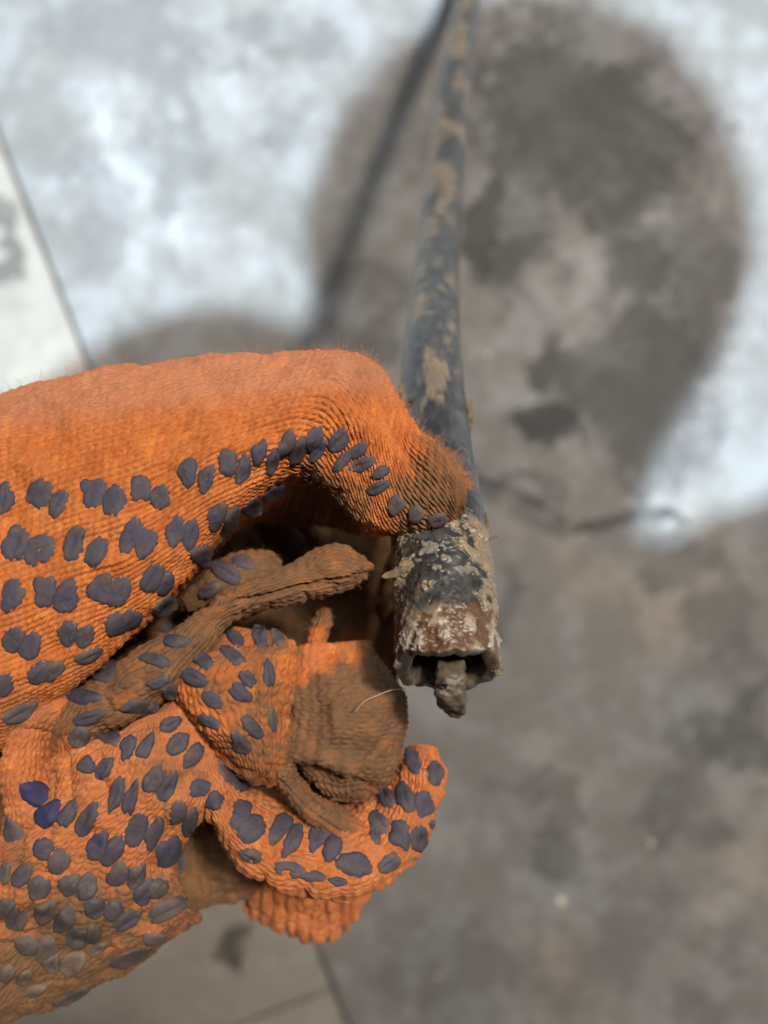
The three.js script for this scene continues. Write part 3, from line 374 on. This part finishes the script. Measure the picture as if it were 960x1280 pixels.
  const addRing = (d, f, rr, cutK, colorFn) => { for (let k = 0; k < NT; k++) { const th = k / NT * 2 * Math.PI, dir = f.near.clone().multiplyScalar(Math.cos(th)).addScaledVector(f.side, Math.sin(th)); const base = f.p.clone().addScaledVector(dir, rr).addScaledVector(f.t, cutK * cut(th)); const s = colorFn(th, base); base.addScaledVector(dir, s.h); pos.push(base.x, base.y, base.z); col.push(...s.c.map((v) => clamp(v, .004, .8))); } };
  const inner = (rough) => (th, P) => { const n2 = fbm(P.x * 600, P.y * 600, P.z * 600, 4), n3 = noise(P.x * 2500, P.y * 2500, P.z * 2500); const c = mix3([.045, .036, .028], [.17, .128, .088], clamp(.25 + 1.2 * n2 + .35 * n3)); return { c, h: .00045 * n2 * rough }; };
  let ringsN = 0;
  for (let i = 24; i >= 1; i--) { const d = i / 24 * ringDepth, f = frame(d); addRing(d, f, f.r - wall, 1 - i / 24, inner(1)); ringsN++; }
  { const f = frame(0); for (const [rr, dd] of [[f.r - wall, 0], [f.r - wall * .75, -.00025], [f.r - wall * .3, -.00025]]) { const f2 = frame(0); f2.p.addScaledVector(f.t, dd); addRing(0, f2, rr, 1, inner(.4)); ringsN++; } }
  for (let i = 0; i <= NS; i++) { const d = dAt(i), f = frame(d); addRing(d, f, f.r - (i === 0 ? .0001 : 0), Math.max(0, 1 - d / .008), (th, P) => skin(d, th, P)); ringsN++; }
  for (let i = 0; i < ringsN - 1; i++) for (let k = 0; k < NT; k++) { const a = i * NT + k, b = i * NT + (k + 1) % NT; idx.push(a, b, a + NT, b, b + NT, a + NT); }
  const c0 = pos.length / 3; { const f = frame(ringDepth); pos.push(f.p.x, f.p.y, f.p.z); col.push(.10, .08, .058); for (let k = 0; k < NT; k++) idx.push(c0, (k + 1) % NT, k); }
  const c1 = pos.length / 3; { const f = frame(total); pos.push(f.p.x, f.p.y, f.p.z); col.push(.02, .02, .02); const o = (ringsN - 1) * NT; for (let k = 0; k < NT; k++) idx.push(c1, o + k, o + (k + 1) % NT); }
  const g = new THREE.BufferGeometry(); g.setAttribute('position', new THREE.Float32BufferAttribute(pos, 3)); g.setAttribute('color', new THREE.Float32BufferAttribute(col, 3)); g.setIndex(idx); g.computeVertexNormals();
  const pm = new THREE.MeshPhysicalMaterial({ vertexColors: true, roughness: .46, clearcoat: .3, clearcoatRoughness: .28, side: THREE.DoubleSide });
  part('sheath', g, pm, pipe);

  // metal tongue: a bent strip that comes out of the bore, with a knob at its end
  const lumpy = (geo, amp, freq, c1, c2) => { const p = geo.attributes.position, nn = geo.attributes.normal, cl = new Float32Array(p.count * 3); for (let i = 0; i < p.count; i++) { const x = p.getX(i), y = p.getY(i), z = p.getZ(i), n = fbm(x * freq, y * freq, z * freq, 4); p.setXYZ(i, x + nn.getX(i) * n * amp, y + nn.getY(i) * n * amp, z + nn.getZ(i) * n * amp); cl.set(mix3(c1, c2, clamp(.5 + 1.1 * n + .3 * noise(x * 2600, y * 2600, z * 2600))), i * 3); } geo.setAttribute('color', new THREE.BufferAttribute(cl, 3)); geo.computeVertexNormals(); return geo; };
  const strip = (rws, e) => { const n = 60, m = 40, ps = [], ix = []; for (let i = 0; i <= n; i++) { const r = spline(rws, i / n), c = at(r[0], r[1], r[2]); for (let k = 0; k < m; k++) { const th = k / m * 2 * Math.PI, x = Math.sign(Math.cos(th)) * Math.abs(Math.cos(th)) ** e * r[3], y = Math.sign(Math.sin(th)) * Math.abs(Math.sin(th)) ** e * r[4]; const v = camera.position.clone().sub(c).normalize(); ps.push(c.x + x * .001 + v.x * y * .001, c.y + v.y * y * .001, c.z + v.z * y * .001 + r[5] * x * .001); } } for (let i = 0; i < n; i++) for (let k = 0; k < m; k++) { const a = i * m + k, b = i * m + (k + 1) % m; ix.push(a, b, a + m, b, b + m, a + m); } for (const [row, q] of [[0, 0], [n, 1]]) { const c = ps.length / 3, r = spline(rws, row / n), w = at(r[0], r[1], r[2]); ps.push(w.x, w.y, w.z); for (let k = 0; k < m; k++) q ? ix.push(c, row * m + k, row * m + (k + 1) % m) : ix.push(c, row * m + (k + 1) % m, row * m + k); } const q = new THREE.BufferGeometry(); q.setAttribute('position', new THREE.Float32BufferAttribute(ps, 3)); q.setIndex(ix); q.computeVertexNormals(); return q; };
  const metal = new THREE.MeshStandardMaterial({ vertexColors: true, roughness: .5, metalness: .1, side: THREE.DoubleSide });
  const tongue = part('tongue', lumpy(strip([[563, 800, 139, 2.3, .9, 0], [564, 814, 133.5, 2.3, 1.1, 0], [564, 834, 130, 2.2, 1.1, 0], [563, 850, 128.5, 2.35, 1.1, .05], [563, 862, 128, 2.45, 1.4, .1], [564, 874, 128.5, 2.5, 1.8, .15], [565, 886, 130, 2.1, 1.6, .2], [566, 893, 131.5, 1.1, .9, .2], [566, 895, 132, .3, .3, .2]], .7), .00075, 800, [.045, .034, .026], [.17, .132, .098]), metal, pipe);
  const hole = new THREE.TorusGeometry(.00045, .00022, 8, 20); hole.rotateX(-Math.PI / 2 + .3); const hp = at(554, 857, 126.6); hole.translate(hp.x, hp.y, hp.z); part('hole_ring', hole, new THREE.MeshStandardMaterial({ color: new THREE.Color().setRGB(.018, .016, .015), roughness: .5 }), tongue);  // near-black ring stands in for the dark hole in the knob

  // clumps of dried mud on the sides
  const mud = new THREE.MeshStandardMaterial({ vertexColors: true, roughness: .95, side: THREE.DoubleSide });
  const clump = (px, py, d, rx, ry, rz, rot, sharp = 0) => { const s = new THREE.IcosahedronGeometry(1, 14); const p = s.attributes.position; for (let i = 0; i < p.count; i++) { const x = p.getX(i), y = p.getY(i), z = p.getZ(i), k = 1 + .95 * fbm(x * 2.1 + px, y * 2.1, z * 2.1, 5) + sharp * Math.max(0, -x) ** 6; p.setXYZ(i, x * k * rx, y * k * ry, z * k * rz); } s.rotateY(rot); const c = at(px, py, d); s.translate(c.x, c.y, c.z); const mg = mergeVertices(s.deleteAttribute('normal').deleteAttribute('uv'), 1e-6); mg.computeVertexNormals(); part('mud_clump', lumpy(mg, .0002, 900, [.12, .086, .05], [.25, .19, .12]), mud, pipe); };
  clump(506, 711, 134.5, .0016, .0004, .0011, .35, 1.1); clump(500, 722, 135.5, .0009, .0005, .0014, -.3, .2); clump(607, 655, 146, .0006, .0006, .0016, .1); clump(612, 672, 145, .0013, .0003, .0003, .1, 0); clump(609, 690, 143, .0007, .0005, .0012, .0); clump(622, 838, 131, .0008, .0004, .0006, .5); clump(588, 520, 168, .0006, .0006, .0030, 0); clump(504, 500, 168, .0007, .0006, .0036, .1);
}

// ------------------------------------------------------------------ grit on the floor
[[700, 1125, .0032, 'small pale pebble on the concrete, lowest in the picture and bright', [.75, .7, .62]], [812, 1053, .0028, 'small pale pebble on the concrete near the brown stain at lower right', [.6, .52, .42]], [608, 445, .0026, 'tiny pale pebble on the floor just right of the pipe', [.6, .56, .5]], [548, 1220, .0024, 'small brownish pebble on the floor below the glove right of the joint', [.4, .3, .22]]].forEach(([px, py, r, label, c], n) => {
  const s = new THREE.IcosahedronGeometry(r, 5), p = s.attributes.position; for (let i = 0; i < p.count; i++) { const k = 1 + .35 * fbm(p.getX(i) * 500 + n * 9, p.getY(i) * 500, p.getZ(i) * 500, 3); p.setXYZ(i, p.getX(i) * k, p.getY(i) * k * .7, p.getZ(i) * k); }
  const g = mergeVertices(s.deleteAttribute('normal').deleteAttribute('uv'), 1e-7); g.computeVertexNormals();
  const [x, z] = fpx(px, py), m = part('pebble', g, new THREE.MeshStandardMaterial({ color: new THREE.Color().setRGB(...c), roughness: .5 }), scene); m.position.set(x, r * .6, z); m.userData = { label, category: 'pebble' };
});

renderer.render(scene, camera);
